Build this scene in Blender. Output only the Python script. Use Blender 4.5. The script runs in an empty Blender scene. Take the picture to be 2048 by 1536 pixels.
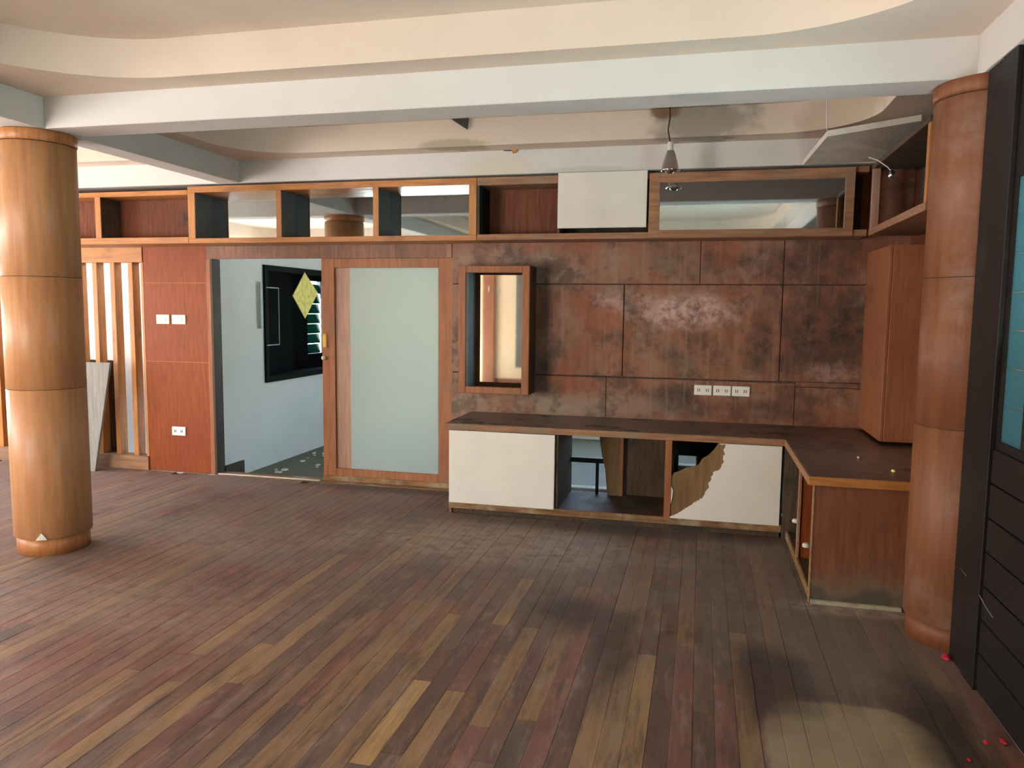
import bpy, bmesh, math, random
from mathutils import Vector, Matrix
rnd = random.Random(7)
S = bpy.context.scene
COL = S.collection

# ------------------------------------------------------------------ camera
YAW, PITCH, ROLL, FPX, EYE = 0.23998, 0.09748, 0.01106, 1532.4, 1.6
cf = Vector((-math.sin(YAW)*math.cos(PITCH), math.cos(YAW)*math.cos(PITCH), -math.sin(PITCH)))
cr = Vector((math.cos(YAW), math.sin(YAW), 0)); cu = cr.cross(cf)
cr2 = cr*math.cos(ROLL)+cu*math.sin(ROLL); cu2 = cu*math.cos(ROLL)-cr*math.sin(ROLL)
cam = bpy.data.objects.new('camera', bpy.data.cameras.new('camera')); COL.objects.link(cam)
cam.matrix_world = Matrix(((cr2.x, cu2.x, -cf.x, 0), (cr2.y, cu2.y, -cf.y, 0), (cr2.z, cu2.z, -cf.z, EYE), (0, 0, 0, 1)))
cam.data.sensor_width = 36; cam.data.lens = FPX/2048*36; cam.data.clip_start = .05
S.camera = cam
def project(p):
    d = Vector(p)-Vector((0, 0, EYE)); z = d.dot(cf)
    if z < .05: return None
    return 1024+FPX*d.dot(cr2)/z, 768-FPX*d.dot(cu2)/z, z

# ------------------------------------------------------------------ world, daylight, exposure
w = bpy.data.worlds.new('sky'); S.world = w; w.use_nodes = True
nt = w.node_tree; bg = nt.nodes['Background']
sky = nt.nodes.new('ShaderNodeTexSky'); sky.sky_type = 'NISHITA'; sky.sun_disc = False
sky.sun_elevation = math.radians(50); sky.sun_rotation = math.radians(200); sky.air_density = 1.3; sky.dust_density = 2.5
nt.links.new(sky.outputs[0], bg.inputs[0]); bg.inputs[1].default_value = 1.3
def daylight(name, loc, rot, sx, sy, power, col):
    l = bpy.data.lights.new(name, 'AREA'); l.shape = 'RECTANGLE'; l.size = sx; l.size_y = sy; l.energy = power; l.color = col
    o = bpy.data.objects.new(name, l); COL.objects.link(o); o.location = loc; o.rotation_euler = rot
R90 = math.pi/2
# skylight standing in the window openings of the house
daylight('daylight_rear_left', (-6.0, -3.16, 1.25), (R90+.2, 0, 0), 2.6, 2.2, 98, (.98, .98, .98))
daylight('daylight_left', (-8.36, 1.75, 1.5), (R90+.6, 0, -R90), 2.5, 1.3, 95, (1, .99, .97))
daylight('daylight_left_back', (-8.36, 5.1, 1.5), (R90+.35, 0, -R90), 1.4, 1.3, 62, (1, .99, .97))
daylight('daylight_next_room', (-1.0, 9.86, 1.5), (R90, 0, math.pi), 2.4, 1.4, 11, (.78, .92, 1))
daylight('daylight_right', (1.32, 1.8, 1.6), (R90+.6, 0, R90), 2.8, 1.0, 92, (.93, .97, 1))
sl = bpy.data.lights.new('sun', 'SUN'); sl.energy = 50; sl.angle = .01; sl.color = (1, .98, .95)
sun = bpy.data.objects.new('sun', sl); COL.objects.link(sun); sun.rotation_euler = Vector((.25, .75, -1.0)).to_track_quat('-Z', 'Y').to_euler()
S.view_settings.view_transform = 'Standard'; S.view_settings.look = 'None'
S.view_settings.gamma = 1; S.view_settings.use_curve_mapping = False
S.view_settings.exposure = 0.7
try:
    S.cycles.use_denoising = True
    S.cycles.diffuse_bounces = 6
    S.cycles.sample_clamp_indirect = 6
except Exception: pass

# ------------------------------------------------------------------ materials
def lin(c): return tuple(((v/255)/12.92 if v/255 <= .04045 else ((v/255+.055)/1.055)**2.4) for v in c)+(1,)
class G:
    def __init__(s, name, rough=.6, spec=.3):
        s.m = bpy.data.materials.new(name); s.m.use_nodes = True; s.t = s.m.node_tree; s.n = s.t.nodes
        s.b = s.n['Principled BSDF']; s.b.inputs['Roughness'].default_value = rough
        s.b.inputs['Specular IOR Level'].default_value = spec
        s.pos = s.n.new('ShaderNodeTexCoord').outputs['Object']
    def put(s, sock, v):
        if hasattr(v, 'links'): s.t.links.new(v, sock)
        else: sock.default_value = v
    def math(s, op, a, b=0, c=None, clamp=False):
        n = s.n.new('ShaderNodeMath'); n.operation = op; n.use_clamp = clamp
        s.put(n.inputs[0], a); s.put(n.inputs[1], b)
        if c is not None: s.put(n.inputs[2], c)
        return n.outputs[0]
    def vmath(s, op, a, b):
        n = s.n.new('ShaderNodeVectorMath'); n.operation = op; s.put(n.inputs[0], a); s.put(n.inputs[1], b)
        return n.outputs['Value'] if op == 'LENGTH' else n.outputs[0]
    def noise(s, scale=(1, 1, 1), k=1, detail=4, rough=.55, off=(0, 0, 0)):
        v = s.vmath('ADD', s.vmath('MULTIPLY', s.pos, scale), off)
        n = s.n.new('ShaderNodeTexNoise'); s.t.links.new(v, n.inputs['Vector'])
        n.inputs['Scale'].default_value = k; n.inputs['Detail'].default_value = detail; n.inputs['Roughness'].default_value = rough
        return n.outputs['Fac']
    def ramp(s, v, a, b, lo=0, hi=1):
        n = s.n.new('ShaderNodeMapRange'); n.interpolation_type = 'SMOOTHSTEP'; n.clamp = True
        s.put(n.inputs[0], v)
        for i, x in enumerate((a, b, lo, hi)): n.inputs[i+1].default_value = x
        return n.outputs[0]
    def mix(s, f, a, b, mode='MIX'):
        n = s.n.new('ShaderNodeMix'); n.data_type = 'RGBA'; n.blend_type = mode
        s.put(n.inputs[0], f); s.put(n.inputs[6], a); s.put(n.inputs[7], b)
        return n.outputs[2]
    def axis(s, i):
        n = s.n.new('ShaderNodeSeparateXYZ'); s.t.links.new(s.pos, n.inputs[0]); return n.outputs[i]
    def blob(s, c, r, edge=(1.15, .55), amt=.9, k=5):
        v = s.vmath('MULTIPLY', s.vmath('SUBTRACT', s.pos, c), tuple(1/x for x in r))
        d = s.vmath('LENGTH', v, (0, 0, 0)); n = s.math('MULTIPLY', s.math('SUBTRACT', s.noise(k=k, detail=5), .5), amt*2)
        return s.ramp(s.math('ADD', d, n), edge[0], edge[1])
    def bump(s, h, strength=.2, dist=.01):
        n = s.n.new('ShaderNodeBump'); n.inputs['Strength'].default_value = strength; n.inputs['Distance'].default_value = dist
        s.t.links.new(h, n.inputs['Height']); s.t.links.new(n.outputs[0], s.b.inputs['Normal'])
    def base(s, c): s.put(s.b.inputs['Base Color'], c); return s.m
M = {}
def plain(name, c, rough=.6, spec=.3, metal=0, var=.06, k=8):
    g = G(name, rough, spec); g.b.inputs['Metallic'].default_value = metal
    c = lin(c); d = tuple(max(0, x*(1-3*var)) for x in c[:3])+(1,)
    M[name] = g.base(g.mix(g.ramp(g.noise(k=k, detail=6), .35, .75), c, d)); return g
def wood(name, c1, c2, grain='z', rough=.45, spec=.35, dirt=None, dirt_amt=0, ext=None, fine=1):
    """varnished wood: long grain, broad tone drift, patchy grime"""
    g = G(name, rough, spec)
    sc = {'x': (1.2, 14, 14), 'y': (14, 1.2, 14), 'z': (14, 14, 1.2)}[grain]
    gr = g.noise(sc, 3*fine, 6, .6); br = g.noise((1, 1, 1), 1.7, 4)
    c = g.mix(g.ramp(gr, .3, .72), lin(c1), lin(c2)); c = g.mix(g.ramp(br, .35, .7, 0, .5), c, lin(c2))
    if dirt_amt:
        mk = g.ramp(g.noise((1, 1, 1), 2.6, 8, .68, (3, 1, 7)), .62-dirt_amt, .80-dirt_amt*.6)
        c = g.mix(mk, c, lin(dirt)); g.put(g.b.inputs['Roughness'], g.ramp(mk, 0, 1, rough, .8))
    if ext: c = ext(g, c)
    g.bump(gr, .12, .004)
    M[name] = g.base(c); return g
# plaster: beams white, coffers peach
def plaster(name, c, stain_and_shade):
    g = G(name, .85, .2); x = g.noise(k=3, detail=6)
    col = g.mix(g.ramp(x, .4, .8, 0, .35), lin(c), tuple(v*.82 for v in lin(c)[:3])+(1,))
    for cen, r, tone, f in stain_and_shade:
        col = g.mix(g.math('MULTIPLY', g.blob(cen, r, (1.1, .6), .7, 6), f), col, lin(tone))
    g.bump(g.noise(k=90, detail=2), .06, .003); M[name] = g.base(col)
plaster('white_plaster', (202, 197, 191), [((-1.6, 6, 2.72), (.35, .2, .12), (196, 190, 165), .5), ((-.1, 3.95, 2.64), (.3, .3, .03), (150, 150, 150), .3),
                                           ((-.9, 6.0, 2.66), (.5, .2, .05), (165, 170, 165), .5)])
plaster('peach_plaster', (210, 193, 176), [((-.05, 5.79, 2.95), (.42, .3, .22), (150, 140, 126), .9), ((-1.9, 5.8, 2.86), (.3, .2, .05), (150, 138, 110), .6), ((-.3, 5.79, 3.03), (.12, .2, .06), (120, 84, 60), .8), ((.85, 5.6, 2.95), (.3, .5, .2), (168, 150, 130), .6)])  # last patch paints shade onto the right-hand curve of the coffer
plaster('room_white', (214, 216, 212), []); plaster('outer_white', (236, 236, 232), []); plaster('peach_wall', (240, 212, 182), [])
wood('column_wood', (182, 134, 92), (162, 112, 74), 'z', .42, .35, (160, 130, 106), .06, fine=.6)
wood('dark_column_wood', (132, 86, 60), (114, 70, 46), 'z', .5, .3, (140, 108, 92), .12, fine=.6)  # same wood in darker tones, for the column by the window wall
wood('dark_skirting', (130, 80, 50), (110, 64, 38), 'z', .5, .3)
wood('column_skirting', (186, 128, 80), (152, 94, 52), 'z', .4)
wood('trim_wood', (188, 126, 66), (150, 94, 48), 'x', .42, .35, (96, 70, 52), .06)
wood('trim_wood_upright', (190, 132, 74), (158, 102, 56), 'z', .42, .35, (104, 76, 54), .03)
wood('weathered_trim', (168, 122, 90), (128, 92, 68), 'x', .6, .25, (128, 112, 96), .16)
wood('red_panel', (144, 72, 32), (122, 56, 26), 'z', .5, .2, (126, 70, 40), .04)
wood('niche_red', (126, 74, 48), (98, 54, 38), 'z', .6, .2, (70, 56, 50), .1)
wood('door_wood', (164, 104, 66), (132, 80, 52), 'z', .5, .3, (128, 104, 84), .08)
wood('pale_stile', (178, 142, 124), (152, 116, 100), 'z', .4, .3)
wood('jamb_wood', (76, 62, 48), (52, 42, 34), 'z', .6)
wood('dark_board', (100, 97, 94), (80, 78, 76), 'z', .5, .35, (80, 78, 72), .05)
wood('cabinet_wood', (140, 94, 70), (108, 72, 56), 'z', .5, .3, (84, 72, 60), .12)
wood('hang_wood', (154, 100, 68), (134, 82, 56), 'z', .5, .3, (120, 82, 60), .08)
wood('inside_wood', (104, 82, 66), (72, 56, 46), 'z', .7, .2, (62, 58, 50), .2)
wood('worn_base', (150, 116, 78), (104, 72, 50), 'x', .75, .2, (170, 154, 132), .14)
wood('worktop_wood', (94, 78, 74), (68, 56, 56), 'x', .28, .5, (84, 74, 68), .12, lambda g, c: g.mix(g.math('MULTIPLY', g.blob((.95, 5.0, .715), (.5, .62, 1), (1.25, .3), .5, 4), .7), c, lin((128, 114, 114))))  # pale patch on the return paints window sheen into the colour
wood('fibre_board', (140, 112, 78), (112, 86, 60), 'z', .85, .1, (96, 66, 48), .1)
wood('grey_board', (150, 148, 144), (128, 126, 122), 'z', .8, .1)
wood('frame_black', (36, 31, 30), (24, 22, 24), 'z', .5, .25, (52, 46, 42), .08)
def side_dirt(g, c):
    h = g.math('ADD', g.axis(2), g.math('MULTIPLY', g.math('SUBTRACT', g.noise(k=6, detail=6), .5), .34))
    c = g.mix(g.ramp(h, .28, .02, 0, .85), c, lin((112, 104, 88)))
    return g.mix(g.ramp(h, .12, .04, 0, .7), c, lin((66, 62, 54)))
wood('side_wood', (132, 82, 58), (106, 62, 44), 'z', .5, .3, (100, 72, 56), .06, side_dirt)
def mould(g, c):
    bl = lin((46, 41, 39)); pale = lin((206, 176, 168)); gry = lin((146, 130, 114))
    ns = g.ramp(g.noise(k=9, detail=8, rough=.75), .42, .62)
    for cen, r, f in [((.95, 6.3, 1.5), (.42, .5, .38), .8), ((.75, 6.3, 1.2), (.4, .5, .16), .6), ((-.2, 6.3, .88), (.26, .5, .12), .95), ((.3, 6.3, .8), (.6, .5, .1), .7),
                      ((.4, 6.3, 1.98), (.34, .5, .14), .75), ((.45, 6.3, 1.35), (.14, .5, .3), .7), ((-1.28, 6.3, 1.3), (.12, .5, .6), .4), ((1.0, 6.3, 2.0), (.4, .5, .2), .5)]:
        c = g.mix(g.math('MULTIPLY', g.math('MULTIPLY', g.blob(cen, r, (1.2, .4), .6, 4), f), g.math('ADD', g.math('MULTIPLY', ns, .6), .5)), c, bl)
    for cen, r, f in [((-.1, 6.3, 1.6), (.5, .5, .16), .8), ((-.62, 6.3, 1.68), (.3, .5, .1), .5), ((.95, 6.3, 1.15), (.25, .5, .1), .4)]:
        c = g.mix(g.math('MULTIPLY', g.math('MULTIPLY', g.blob(cen, r, (1.2, .3), .7, 4), f), g.ramp(g.noise(k=14, detail=7, rough=.7), .32, .6)), c, pale)
    for cen, r, f in [((-1.5, 6.3, .78), (.8, .5, .12), .8), ((-1.95, 6.3, 1.3), (.15, .5, .8), .55), ((-1.2, 6.3, 1.95), (.9, .5, .2), .5), ((-.7, 6.3, .82), (.6, .5, .13), .5)]:
        c = g.mix(g.math('MULTIPLY', g.blob(cen, r, (1.25, .3), .6, 4), f), c, gry)
    c = g.mix(g.ramp(g.noise(k=5, detail=9, rough=.72, off=(5, 2, 1)), .45, .63, 0, .7), c, lin((74, 60, 52)))
    c = g.mix(g.ramp(g.noise(k=3.1, detail=9, rough=.7, off=(9, 0, 4)), .5, .72, 0, .6), c, lin((150, 126, 108)))
    c = g.mix(g.ramp(g.noise(k=2.3, detail=6, rough=.6, off=(1, 0, 8)), .5, .7, 0, .5), c, lin((150, 84, 56)))
    st = g.noise((16, 16, .7), 1.4, 5, .6)
    return g.mix(g.ramp(st, .56, .75, 0, .4), c, gry)
wood('mould_panel', (156, 108, 88), (130, 86, 68), 'z', .6, .25, (118, 98, 82), .16, mould, .5)
# floor boards: one tone per board (attribute), grime, painted shade and a bare patch on top
g = G('board_varnish', .38, .4)
at = g.n.new('ShaderNodeAttribute'); at.attribute_name = 'tone'
gr = g.noise((16, 1.3, 1), 3, 7, .62); c = g.mix(g.ramp(gr, .3, .72, 0, .5), at.outputs['Color'], lin((78, 56, 50)))
c = g.mix(g.ramp(g.noise((7, .9, 1), 2.2, 8, .7, (3, 1, 0)), .47, .66, 0, .75), c, lin((66, 50, 46)))
c = g.mix(g.ramp(g.noise((5, 1.1, 1), 2.6, 9, .72, (8, 4, 0)), .49, .7, 0, .7), c, lin((150, 122, 108)))
c = g.mix(g.ramp(g.noise((9, 1.6, 1), 1.5, 7, .7, (2, 7, 0)), .52, .72, 0, .6), c, lin((150, 104, 66)))
dust = g.math('MULTIPLY', g.ramp(g.axis(1), 2.8, 4.8, .15, 1), g.ramp(g.noise(k=2.2, detail=8, rough=.66), .28, .55))
dust = g.math('MAXIMUM', dust, g.blob((.75, 3.9, 0), (.7, .75, 1), (1.2, .5), .5, 3))
c = g.mix(g.math('MULTIPLY', dust, .72), c, lin((122, 108, 97)))
for cen, rr, f in [((-1.4, 4.95, 0), (1.3, .5, 1), .6), ((-3.4, 4.6, 0), (.9, .5, 1), .35), ((.85, 4.33, 0), (.42, .11, 1), 1), ((-2.9, 3.4, 0), (1.2, .5, 1), .3)]:
    c = g.mix(g.math('MULTIPLY', g.math('MULTIPLY', g.blob(cen, rr, (1.25, .3), .6, 4), f), g.ramp(g.noise(k=11, detail=8, rough=.7), .3, .62)), c, lin((166, 150, 134)))
for cen, rr in [((-.4, 5.5, 0), (1.7, .16, 1)), ((-2.6, 6.2, 0), (1.2, .14, 1))]: c = g.mix(g.math('MULTIPLY', g.blob(cen, rr, (1.2, .3), .4, 4), .6), c, lin((64, 54, 48)))  # dark strips paint shade along the cabinet foot and doorway
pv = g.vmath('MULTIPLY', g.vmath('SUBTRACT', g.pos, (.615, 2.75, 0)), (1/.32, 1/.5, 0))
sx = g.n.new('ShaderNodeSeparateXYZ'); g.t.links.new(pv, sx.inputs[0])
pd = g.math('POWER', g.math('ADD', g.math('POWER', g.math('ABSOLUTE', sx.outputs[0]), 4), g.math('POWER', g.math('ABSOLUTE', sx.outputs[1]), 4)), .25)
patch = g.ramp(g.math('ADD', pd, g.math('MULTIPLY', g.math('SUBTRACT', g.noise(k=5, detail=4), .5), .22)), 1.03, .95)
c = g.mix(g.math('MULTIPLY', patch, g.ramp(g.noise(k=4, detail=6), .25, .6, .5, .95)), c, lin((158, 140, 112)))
for cen, r in [((.35, 3.4, 0), (.2, .5, 1)), ((-.6, 3.9, 0), (.25, .3, 1)), ((-.35, 3.5, 0), (.12, .6, 1)), ((.95, 3.2, 0), (.15, .5, 1))]:
    c = g.mix(g.math('MULTIPLY', g.blob(cen, r, (1.2, .3), .8, 3), .75), c, lin((56, 46, 44)))
sp = g.ramp(g.noise(k=34, detail=3), .74, .8); c = g.mix(g.math('MULTIPLY', sp, .35), c, lin((170, 160, 150)))
c = g.mix(g.ramp(g.axis(1), .2, -.8, 0, .85), c, lin((196, 190, 178)))      # unseen boards paled to bounce sunlight up to the ceiling
g.put(g.b.inputs['Roughness'], g.ramp(g.math('ADD', dust, g.math('MULTIPLY', g.noise(k=6, detail=5), .4)), .0, .9, .42, .8))
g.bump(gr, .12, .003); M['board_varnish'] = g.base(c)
plain('sub_floor', (70, 52, 42)); plain('ground', (190, 190, 184)); plain('terrazzo', (104, 106, 92), .7, var=.12, k=30)
plain('white_laminate', (224, 219, 211), .5, .3, var=.02, k=5)
plain('white_laminate_old', (216, 210, 198), .5, .3, var=.04, k=3)
plain('switch_white', (240, 238, 232), .4, .4, var=.01); plain('socket_dark', (60, 60, 72)); plain('yellow_card', (246, 230, 132), .7, var=.1, k=20)
plain('brass', (216, 168, 74), .4, .4); plain('chrome', (205, 205, 210), .12, .5, 1, .02); plain('cable', (44, 40, 38)); plain('red_plastic', (180, 30, 56), .5)
plain('crumb', (196, 186, 160)); plain('dusty_thread', (140, 136, 130)); plain('thread', (206, 204, 200)); plain('sky_reflection_side', (190, 198, 208), .22, .5)
plain('pale_crust', (172, 162, 140), .9, var=.12, k=20)
plain('near_black', (20, 23, 24), .75, .1); plain('dull_white', (212, 206, 194))
plain('alu', (150, 168, 166), .35, .4); plain('grey_metal', (112, 110, 110), .5); plain('hole_dark', (66, 62, 54), .9); plain('bark', (92, 76, 56)); plain('rail_dark', (34, 36, 38))
plain('column_plaster', (150, 96, 72), .6)
gl = G('leaf_green', .5); M['leaf_green'] = gl.base(gl.mix(gl.ramp(gl.noise(k=3), .35, .65), lin((150, 170, 50)), lin((70, 110, 40))))
g = G('frosted_glass', .35, .4); tr = g.n.new('ShaderNodeBsdfTranslucent'); tr.inputs[0].default_value = lin((226, 234, 228))
g.base(lin((176, 180, 172))); mx = g.n.new('ShaderNodeMixShader'); mx.inputs[0].default_value = .6
g.t.links.new(g.b.outputs[0], mx.inputs[1]); g.t.links.new(tr.outputs[0], mx.inputs[2]); g.t.links.new(mx.outputs[0], g.n['Material Output'].inputs[0]); M['frosted_glass'] = g.m
def glass(name, tint, f):
    g = G(name, .08, .5); g.base(lin(tuple(int(x*.4) for x in tint))); tp = g.n.new('ShaderNodeBsdfTransparent'); tp.inputs[0].default_value = lin(tint)
    mx = g.n.new('ShaderNodeMixShader'); mx.inputs[0].default_value = f
    g.t.links.new(g.b.outputs[0], mx.inputs[1]); g.t.links.new(tp.outputs[0], mx.inputs[2]); g.t.links.new(mx.outputs[0], g.n['Material Output'].inputs[0]); M[name] = g.m
g = G('teal_frosted', .25, .4); tr = g.n.new('ShaderNodeBsdfTranslucent'); tr.inputs[0].default_value = lin((84, 116, 118)); g.base(lin((96, 124, 128))); mx = g.n.new('ShaderNodeMixShader'); mx.inputs[0].default_value = .75
g.t.links.new(g.b.outputs[0], mx.inputs[1]); g.t.links.new(tr.outputs[0], mx.inputs[2]); g.t.links.new(mx.outputs[0], g.n['Material Output'].inputs[0]); M['teal_frosted'] = g.m
g = G('teal_louvre', .15, .5); tr = g.n.new('ShaderNodeBsdfTranslucent'); tr.inputs[0].default_value = lin((40, 90, 80)); g.base(lin((20, 44, 42))); mx = g.n.new('ShaderNodeMixShader'); mx.inputs[0].default_value = .5
g.t.links.new(g.b.outputs[0], mx.inputs[1]); g.t.links.new(tr.outputs[0], mx.inputs[2]); g.t.links.new(mx.outputs[0], g.n['Material Output'].inputs[0]); M['teal_louvre'] = g.m
glass('grey_glass', (150, 160, 156), .14); glass('teal_glass', (150, 196, 196), .72); glass('louvre_glass', (150, 210, 190), .7)
g = G('mirror_silver', .03, .5); g.b.inputs['Metallic'].default_value = 1
dr = g.ramp(g.noise((6, 6, 2), 3, 7, .7), .56, .9); g.put(g.b.inputs['Roughness'], g.ramp(dr, 0, 1, .03, .3))
M['mirror_silver'] = g.base(g.mix(dr, lin((206, 220, 224)), lin((166, 172, 168))))

# ------------------------------------------------------------------ helpers
def bm_box(bm, x0, x1, y0, y1, z0, z1, bev=0):
    vs = [bm.verts.new((x, y, z)) for x in (x0, x1) for y in (y0, y1) for z in (z0, z1)]
    fs = [bm.faces.new([vs[i] for i in f]) for f in ((0, 1, 3, 2), (4, 6, 7, 5), (0, 4, 5, 1), (2, 3, 7, 6), (0, 2, 6, 4), (1, 5, 7, 3))]
    if bev:
        es = list({e for f in fs for e in f.edges}); bmesh.ops.bevel(bm, geom=es, offset=bev, segments=1, affect='EDGES', profile=.5)
    return bm
def link(name, bm, m, parent=None, smooth=False, sharp=False, **props):
    bmesh.ops.recalc_face_normals(bm, faces=bm.faces)
    if sharp:
        for f in bm.faces: f.smooth = True
        for e in bm.edges: e.smooth = e.calc_face_angle(3) < .5
    me = bpy.data.meshes.new(name); bm.to_mesh(me); bm.free()
    if smooth:
        for p in me.polygons: p.use_smooth = True
    me.materials.append(M[m]); o = bpy.data.objects.new(name, me); COL.objects.link(o)
    if parent is not None:
        o.parent = parent
        if parent.type == 'EMPTY': o.matrix_parent_inverse = parent.matrix_basis.inverted()
    for k, v in props.items(): o[k] = v
    return o
def box(name, b, m, parent=None, bev=.002, **props): return link(name, bm_box(bmesh.new(), *b, bev), m, parent, **props)
def boxes(name, bs, m, parent=None, bev=.002, **props):
    bm = bmesh.new()
    for b in bs: bm_box(bm, *b, bev)
    return link(name, bm, m, parent, **props)
def thing(name, label, cat, loc, group=None):
    o = bpy.data.objects.new(name, None); COL.objects.link(o); o.location = loc; o.empty_display_size = .1
    o['label'] = label; o['category'] = cat; o['kind'] = 'thing'
    if group: o['group'] = group
    bpy.context.view_layer.update(); return o
def struct(name, loc=(0, 0, 0)):
    o = bpy.data.objects.new(name, None); COL.objects.link(o); o.location = loc; o['kind'] = 'structure'; return o
def tag(o, label, cat, group=None):
    o['label'] = label; o['category'] = cat; o['kind'] = 'thing'
    if group: o['group'] = group
    return o
def prism(name, pts, axis, a, b, m, parent=None, **props):
    """polygon in the plane across `axis`, extruded from a to b"""
    bm = bmesh.new(); mk = {'x': lambda p, t: (t, p[0], p[1]), 'y': lambda p, t: (p[0], t, p[1]), 'z': lambda p, t: (p[0], p[1], t)}[axis]
    A = [bm.verts.new(mk(p, a)) for p in pts]; B = [bm.verts.new(mk(p, b)) for p in pts]
    bm.faces.new(A); bm.faces.new(B[::-1]); n = len(pts)
    for i in range(n): bm.faces.new((A[i], A[(i+1) % n], B[(i+1) % n], B[i]))
    return link(name, bm, m, parent, **props)
def tube(name, pts, r, m, parent=None, n=6, **props):
    bm = bmesh.new(); rings = []
    for i, p in enumerate(pts):
        p = Vector(p); d = (Vector(pts[min(i+1, len(pts)-1)])-Vector(pts[max(i-1, 0)])).normalized()
        u = d.orthogonal().normalized(); v = d.cross(u)
        if i and u.dot(pu) < 0: pass
        if i: u = (pu-d*pu.dot(d)).normalized(); v = d.cross(u)
        pu = u
        rr = r if not isinstance(r, (list, tuple)) else r[i]
        rings.append([bm.verts.new(p+(u*math.cos(2*math.pi*k/n)+v*math.sin(2*math.pi*k/n))*rr) for k in range(n)])
    for a, b in zip(rings, rings[1:]):
        for k in range(n): bm.faces.new((a[k], a[(k+1) % n], b[(k+1) % n], b[k]))
    bm.faces.new(rings[0]); bm.faces.new(rings[-1][::-1])
    return link(name, bm, m, parent, smooth=True, **props)
def lathe(name, c, prof, m, parent=None, n=48, cap=True, **props):
    bm = bmesh.new(); rings = [[bm.verts.new((c[0]+r*math.cos(2*math.pi*k/n), c[1]+r*math.sin(2*math.pi*k/n), z)) for k in range(n)] for r, z in prof]
    for a, b in zip(rings, rings[1:]):
        for k in range(n):
            f = bm.faces.new((a[k], a[(k+1) % n], b[(k+1) % n], b[k]))
    for f in bm.faces: f.smooth = True
    if cap: bm.faces.new(rings[0][::-1]); bm.faces.new(rings[-1])
    return link(name, bm, m, parent, **props)
def copy_tree(o, parent=None):
    c = o.copy(); COL.objects.link(c); c.parent = parent
    for ch in list(o.children): copy_tree(ch, c)
    return c

# ------------------------------------------------------------------ setting: floor of boards
floor = box('floor', (-8.2, 1.42, -3.1, 6.32, -.16, -.021), 'sub_floor', bev=0, kind='structure')
BW = .0842
PAL = [(106, 76, 66), (114, 84, 70), (96, 68, 60), (124, 96, 78), (112, 88, 76), (88, 68, 64), (104, 80, 70), (92, 76, 70)]
GOLD = [(150, 116, 80), (142, 108, 76), (158, 122, 82)]
RED = [(132, 82, 68), (126, 80, 70), (134, 92, 74), (118, 74, 66)]
planks = []
nrow = int(9.36/BW)
for i in range(nrow):
    x0 = 1.2-(i+1)*BW; y = -3.05-rnd.random()*1.2; xm = x0+BW/2
    while y < 6.3:
        L = rnd.choice((.7, .95, 1.2, 1.5, 1.9)); a, b = max(y, -3.05), min(y+L, 6.3)
        y += L
        if b-a < .1: continue
        ym = (a+b)/2
        pg = .30 if -3.6 < xm < -.2 and ym < 4.2 else (.12 if xm > -.2 else .14)
        pr = .55 if xm < -2.2 else .15
        t = rnd.random()
        c = rnd.choice(GOLD) if t < pg else (rnd.choice(RED) if t < pg+pr else rnd.choice(PAL))
        if xm > -.3 and c in PAL: c = tuple(int(v*.86) for v in c)
        planks.append([x0, x0+BW-.0009, a, b-.0009, -rnd.random()*.0016, c])
for p in planks:                                                   # the pale board near the middle of the room
    if p[0] < -1.13 < p[1] and p[2] < 2.6 < p[3]: p[5] = (182, 144, 92)
for p in list(planks):
    if p[5] == (182, 144, 92) and p[3] > 3.0: planks.append(p[:2]+[2.9915, p[3], p[4], (106, 72, 62)]); p[3] = 2.99
def plank_size(p):
    q = project(((p[0]+p[1])/2, max((p[2]+p[3])/2, .8), 0))
    if q is None or p[3] < 1.9: return 0
    c = [project((x, max(y, 1.9), 0)) for x in p[:2] for y in p[2:4]]
    if max(v[0] for v in c) < 0 or min(v[0] for v in c) > 2048 or min(v[1] for v in c) > 1536: return 0
    return (p[3]-max(p[2], 1.9))*BW/q[2]**3
planks.sort(key=plank_size, reverse=True)
def plank_geo(vs, fs, cs, p):
    x0, x1, a, b, z, c = p; e = .0011; n = len(vs)
    vs += [(x0, a, -.02), (x1, a, -.02), (x1, b, -.02), (x0, b, -.02), (x0, a, z-e), (x1, a, z-e), (x1, b, z-e), (x0, b, z-e), (x0+e, a+e, z), (x1-e, a+e, z), (x1-e, b-e, z), (x0+e, b-e, z)]
    for s in (0, 4):
        for k in range(4): fs.append((n+s+k, n+s+(k+1) % 4, n+s+4+(k+1) % 4, n+s+4+k))
    fs.append((n+8, n+9, n+10, n+11)); cs += [lin(c)]*12
def plank_obj(name, ps, **props):
    vs, fs, cs = [], [], []
    for p in ps: plank_geo(vs, fs, cs, p)
    me = bpy.data.meshes.new(name); me.from_pydata(vs, [], fs); me.materials.append(M['board_varnish'])
    ca = me.color_attributes.new('tone', 'FLOAT_COLOR', 'POINT'); ca.data.foreach_set('color', [x for c in cs for x in c])
    o = bpy.data.objects.new(name, me); COL.objects.link(o); o.parent = floor
    for k, v in props.items(): o[k] = v
for p in planks[:298]: plank_obj('plank', [p])
plank_obj('plank_field', planks[298:], kind='stuff')

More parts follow.
